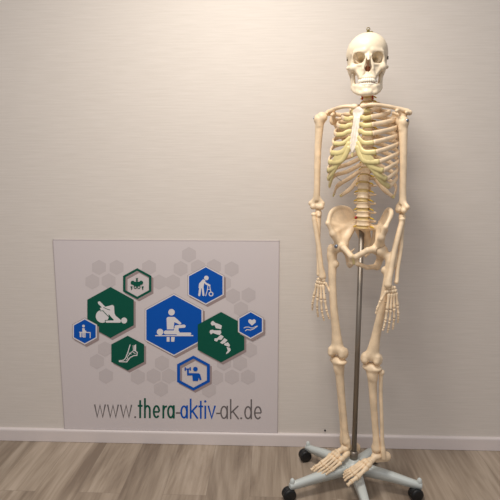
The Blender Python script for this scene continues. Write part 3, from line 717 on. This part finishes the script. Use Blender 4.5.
def dumbbell(mb, a, b, r, r0=1.35, r1=1.25):
    a = V(a); b = V(b); t = (b-a); L = t.length; t.normalize()
    mb.lathe([(-.001, r*.5), (L*.03, r*r0*.9), (L*.12, r*r0), (L*.26, r*1.0), (L*.5, r*.85), (L*.76, r*.98), (L*.88, r*r1), (L*.97, r*r1*.85), (L+.001, r*.45)], a, t, 12)
def foot(A_, f, up, s, sc=1.0):
    """A_ ankle centre, f unit toe direction, up unit dorsal direction, s: +1 lateral is to the right of f x up"""
    f = V(f).normalized(); up = V(up); up = (up-f*up.dot(f)).normalized(); lat = f.cross(up)*s
    R = Matrix((lat, f, up)).transposed(); g = lambda a, b, c: A_+(lat*a*1.2+f*b+up*c)*sc
    pr = [ell(g(0, .004, -.014), (.019, .026, .015), R), cap(g(-.003, .024, -.018), g(-.006, .036, -.020), .011, .012), cap(g(.004, .004, -.034), g(.004, -.030, -.042), .014, .016), ell(g(.004, -.046, -.042), (.017, .018, .021), R, .008), cap(g(.012, .01, -.034), g(.015, .030, -.036), .012, .011)]
    ft = bone('foot', pr, M_bone, sk, h=.0018, k=.004)
    for (a, b, c, r) in ((-.006, .048, -.022, (.015, .007, .012)), (-.016, .060, -.026, (.008, .010, .010)), (-.003, .060, -.023, (.007, .009, .009)), (.007, .058, -.026, (.007, .010, .009)), (.019, .050, -.036, (.010, .014, .009))):
        r = [v*1.2 for v in r]; bone('tarsal_bone', [ell(g(a, b, c), r, R), ell(g(a, b, c+.002), (r[0]*.8, r[1]*1.05, r[2]*.8), R)], M_bone, ft, h=.0016, k=.003)
    base = [(-.018, .070, -.028), (-.005, .070, -.025), (.006, .069, -.028), (.016, .066, -.034), (.027, .062, -.040)]
    head = [(-.024, .126, -.046), (-.009, .132, -.042), (.004, .129, -.044), (.016, .123, -.047), (.027, .114, -.050)]
    rr = [.0090, .0062, .0060, .0060, .0066]; tl = [(.032, .022), (.026, .011, .009), (.024, .010, .008), (.021, .009, .008), (.018, .008, .008)]
    for q in range(5):
        mb = MB(); dumbbell(mb, g(*base[q]), g(*head[q]), rr[q]); mb.build('metatarsal', M_bone, ft)
        pos = V(head[q]); d = (V(head[q])-V(base[q])).normalized(); d.z += .20; d.normalize()
        for j, L in enumerate(tl[q]):
            d = V((d.x, d.y, d.z-(.16 if j else 0))).normalized(); e = pos+d*L
            mb = MB(); dumbbell(mb, g(*(pos+d*.0015)), g(*e), rr[q]*(.82 if q else .85)*(1-.1*j)); mb.build('toe_bone', M_bone, ft); pos = e
def hand(W, d, u, n, s=1, curl=12, spread=1.0, sc=1.0):
    """W wrist centre, d towards the fingers, u towards the thumb side, n out of the back of the hand"""
    d = V(d).normalized(); u = V(u); u = (u-d*u.dot(d)).normalized(); n = d.cross(u)
    if n.dot(V(s)) < 0: n = -n
    g = lambda a, b, c: W+(u*a+d*b+n*c)*sc
    R = Matrix((u, d, n)).transposed()
    first = True; hd = None
    cb = [(.014, .006, 0, .0085), (.002, .005, .001, .008), (-.010, .007, 0, .007), (-.013, .007, -.006, .005), (.019, .019, -.001, .0068), (.009, .019, 0, .006), (-.001, .019, .001, .0085), (-.013, .019, 0, .008)]
    for a, b, c, r in cb:
        r *= 1.15; pr = [ell(g(a, b, c), (r, r*.85, r*.8), R), ell(g(a+.001, b+.001, c+.001), (r*.7, r*.95, r*.8), R)]
        o = bone('hand' if first else 'carpal_bone', pr, M_bone, sk if first else hd, h=.0014, k=.002)
        if first: hd = o; first = False
    mbase = [(.014, .027), (.003, .028), (-.007, .027), (-.017, .026)]; mh = [(.028*spread, .090), (.010*spread, .092), (-.008*spread, .087), (-.026*spread, .079)]
    ph = [(.041, .025, .018), (.045, .029, .019), (.041, .027, .019), (.033, .020, .017)]
    for q in range(4):
        a = V((*mbase[q], 0)); b = V((*mh[q], .002)); mb = MB(); dumbbell(mb, g(*a), g(*b), .0054); mb.build('metacarpal', M_bone, hd)
        dd = (b-a).normalized(); pos = b; ang = [curl*.6, curl*1.3, curl*.9]
        for j, L in enumerate(ph[q]):
            c_, s_ = math.cos(math.radians(ang[j])), math.sin(math.radians(ang[j]))
            h_ = math.hypot(dd.x, dd.y); dz = dd.z*c_-h_*s_; hh = h_*c_+dd.z*s_; dd = V((dd.x/h_*hh, dd.y/h_*hh, dz)).normalized()
            e = pos+dd*L; mb = MB(); dumbbell(mb, g(*(pos+dd*.002)), g(*e), (.0048, .0042, .0036)[j]); mb.build('finger_bone', M_bone, hd); pos = e+dd*.001
    pos = V((.022, .018, -.004)); dd = V((.50, .84, -.16)).normalized()
    for j, L in enumerate((.044, .031, .023)):
        e = pos+dd*L; mb = MB(); dumbbell(mb, g(*pos), g(*e), (.0050, .0044, .0038)[j]); mb.build('thumb_bone', M_bone, hd); pos = e+dd*.001; dd = (dd+V((-.16, .12, -.05))).normalized()
    mb = MB(); mb.tube([g(.030, .062, -.006), g(.0, .070, -.004), g(-.022, .066, 0)], .001, 6); mb.build('finger_wire', M_wire, hd)
HL = PV((-.089, -.044, ZH)); HR = PV((.089, -.044, ZH))
KL = P(337.5, 352, -.285); KR = P(371.5, 358.5, -.375)
AL = P(346, 444, -.285); AR = P(377.5, 452, -.375)
femur(HL, KL, 27, -1, (-.022, .036, 0)); femur(HR, KR, 22, 1, (.037, -.016, 0)); shank(KL, AL, 52, -1); shank(KR, AR, 36, 1)
foot(AL, V((-.80, -.46, -.24)), V((0, 0, 1)), -1, .97); foot(AR, V((-.86, -.42, -.14)), V((.0, .0, 1)), 1)
for H, s in ((HL, -1),):
    mb = MB(); c = H+RP@V((0, -.0225, .004)); mb.lathe([(0, .0075), (.003, .0075), (.004, .004), (.005, .001)], c, RP@V((0, -1, .1)), 14); mb.build('joint_screw', M_screw, sk)
# ---- arms
def humerus(S, E_, yaw, s):
    R = rotm(yaw); lat = R@V((s, 0, 0)); fr = R@V((0, -1, 0)); ax = (S-E_).normalized(); p = lambda t, a, b: S.lerp(E_, t)+lat*a+fr*b
    pr = [ell(S-lat*.006+ax*.002, (.0215, .022, .021), R), ell(S+lat*.012-ax*.004, (.014, .018, .018), R), cap(S+lat*.006+fr*.014-ax*.004, S+lat*.004+fr*.012-ax*.03, .007, .006),
          *chain([p(.03, .002, 0), p(.13, .003, 0), p(.3, .004, 0), p(.5, .003, 0), p(.75, 0, 0), p(.88, 0, 0), p(.96, 0, 0)], [.0185, .0160, .0138, .0130, .0125, .0135, .0135], .008),
          cap(p(.955, .022, 0), p(.955, -.024, 0), .0095, .0095), cap(p(.86, 0, 0), p(.95, -.026, 0), .008, .008), cap(p(.88, 0, 0), p(.95, .022, 0), .008, .008), ell(p(.99, .012, .006), (.0115, .0115, .0115), R), cap(p(.99, -.004, .003), p(.99, -.020, .003), .0095, .013)]
    bone('humerus', pr, M_bone, sk, [ell(p(.945, -.004, .014), (.010, .008, .009), R)], k=.005)
    mb = MB(); mb.lathe([(0, .006), (.003, .006), (.0045, .002)], S+lat*.024, lat, 12); mb.build('joint_screw', M_screw, sk)
def forearm(E_, W, eoff, woff, s_th):
    """ulna/radius as two bones; eoff, woff = offset of the radius from the ulna at elbow and wrist"""
    ax = (E_-W).normalized(); eu = E_-eoff*.5; er = E_+eoff*.5-ax*.016; wu = W-woff*.5+ax*.008; wr = W+woff*.5
    nf = V((0, -1, 0))
    mid = lambda a, b, t, o: a.lerp(b, t)+o
    pr = [cap(eu+ax*.010+V((0, .014, 0)), eu-ax*.012+V((0, .006, 0)), .011, .012), cap(eu-ax*.012, eu-ax*.02+nf*.01, .010, .007)]+chain([eu-ax*.01, mid(eu, wu, .2, nf*-.001), mid(eu, wu, .5, -woff*.10), mid(eu, wu, .8, V((0, 0, 0))), wu+ax*.01, wu], [.0130, .0105, .0090, .0078, .0078, .0085])
    bone('ulna', pr, M_bone, sk)
    pr = [ell(er, (.0115, .0115, .0075), None, .002), cap(er, er-ax*.02, .007, .0075)]+chain([er-ax*.012, mid(er, wr, .14, V((0, 0, 0))), mid(er, wr, .5, woff*.12), mid(er, wr, .82, V((0, 0, 0))), wr+ax*.012, wr+ax*.001], [.0075, .0100, .0100, .0105, .0135, .0145], .006)
    bone('radius', pr, M_bone, sk)
SL = P(320.5, 118, -.235); EL = P(316, 207.5, -.225)
SR = P(402.5, 121, -.365); ER = P(403, 211, -.375)
humerus(SL, EL, 12, -1); humerus(SR, ER, 62, 1)
WL = P(320.5, 276.5, -.255); WR = P(392, 284.5, -.43)
forearm(EL+V((0, 0, -.012)), WL, V((-.020, -.006, 0)), V((.014, -.012, 0)), -1)
forearm(ER+V((0, 0, -.014)), WR, V((-.006, -.022, 0)), V((-.034, -.014, 0)), 1)
hand(WL+V((0, 0, -.006)), V((-.04, -.05, -1)), V((.80, -.60, 0)), None, (0, -1, 0), 9, 1.0, .97)
hand(WR+V((0, 0, -.006)), V((.05, -.05, -1)), V((-.93, -.30, 0)), None, (0.3, -1, 0), 7, .85, .97)

# ================================================================== LIGHT
w = bpy.data.worlds.new('world'); scn.world = w; w.use_nodes = True
w.node_tree.nodes['Background'].inputs['Color'].default_value = (.93, .93, 1.0, 1); w.node_tree.nodes['Background'].inputs['Strength'].default_value = .36
def area(name, loc, target, size, power, col):
    l = bpy.data.lights.new(name, 'AREA'); l.shape = 'RECTANGLE'; l.size, l.size_y = size; l.energy = power; l.color = col
    o = bpy.data.objects.new(name, l); COL.objects.link(o); o.location = loc
    o.rotation_euler = (V(target)-V(loc)).to_track_quat('-Z', 'Y').to_euler(); return o
area('ceiling_lamp', (-.12, -1.05, 2.6), (-.12, -.9, 0), (.5, .5), 29, (1, .93, .85))
area('ceiling_lamp', (-.4, -3.0, 2.75), (-.3, -2.6, 0), (1.2, .6), 26, (1, .93, .87))
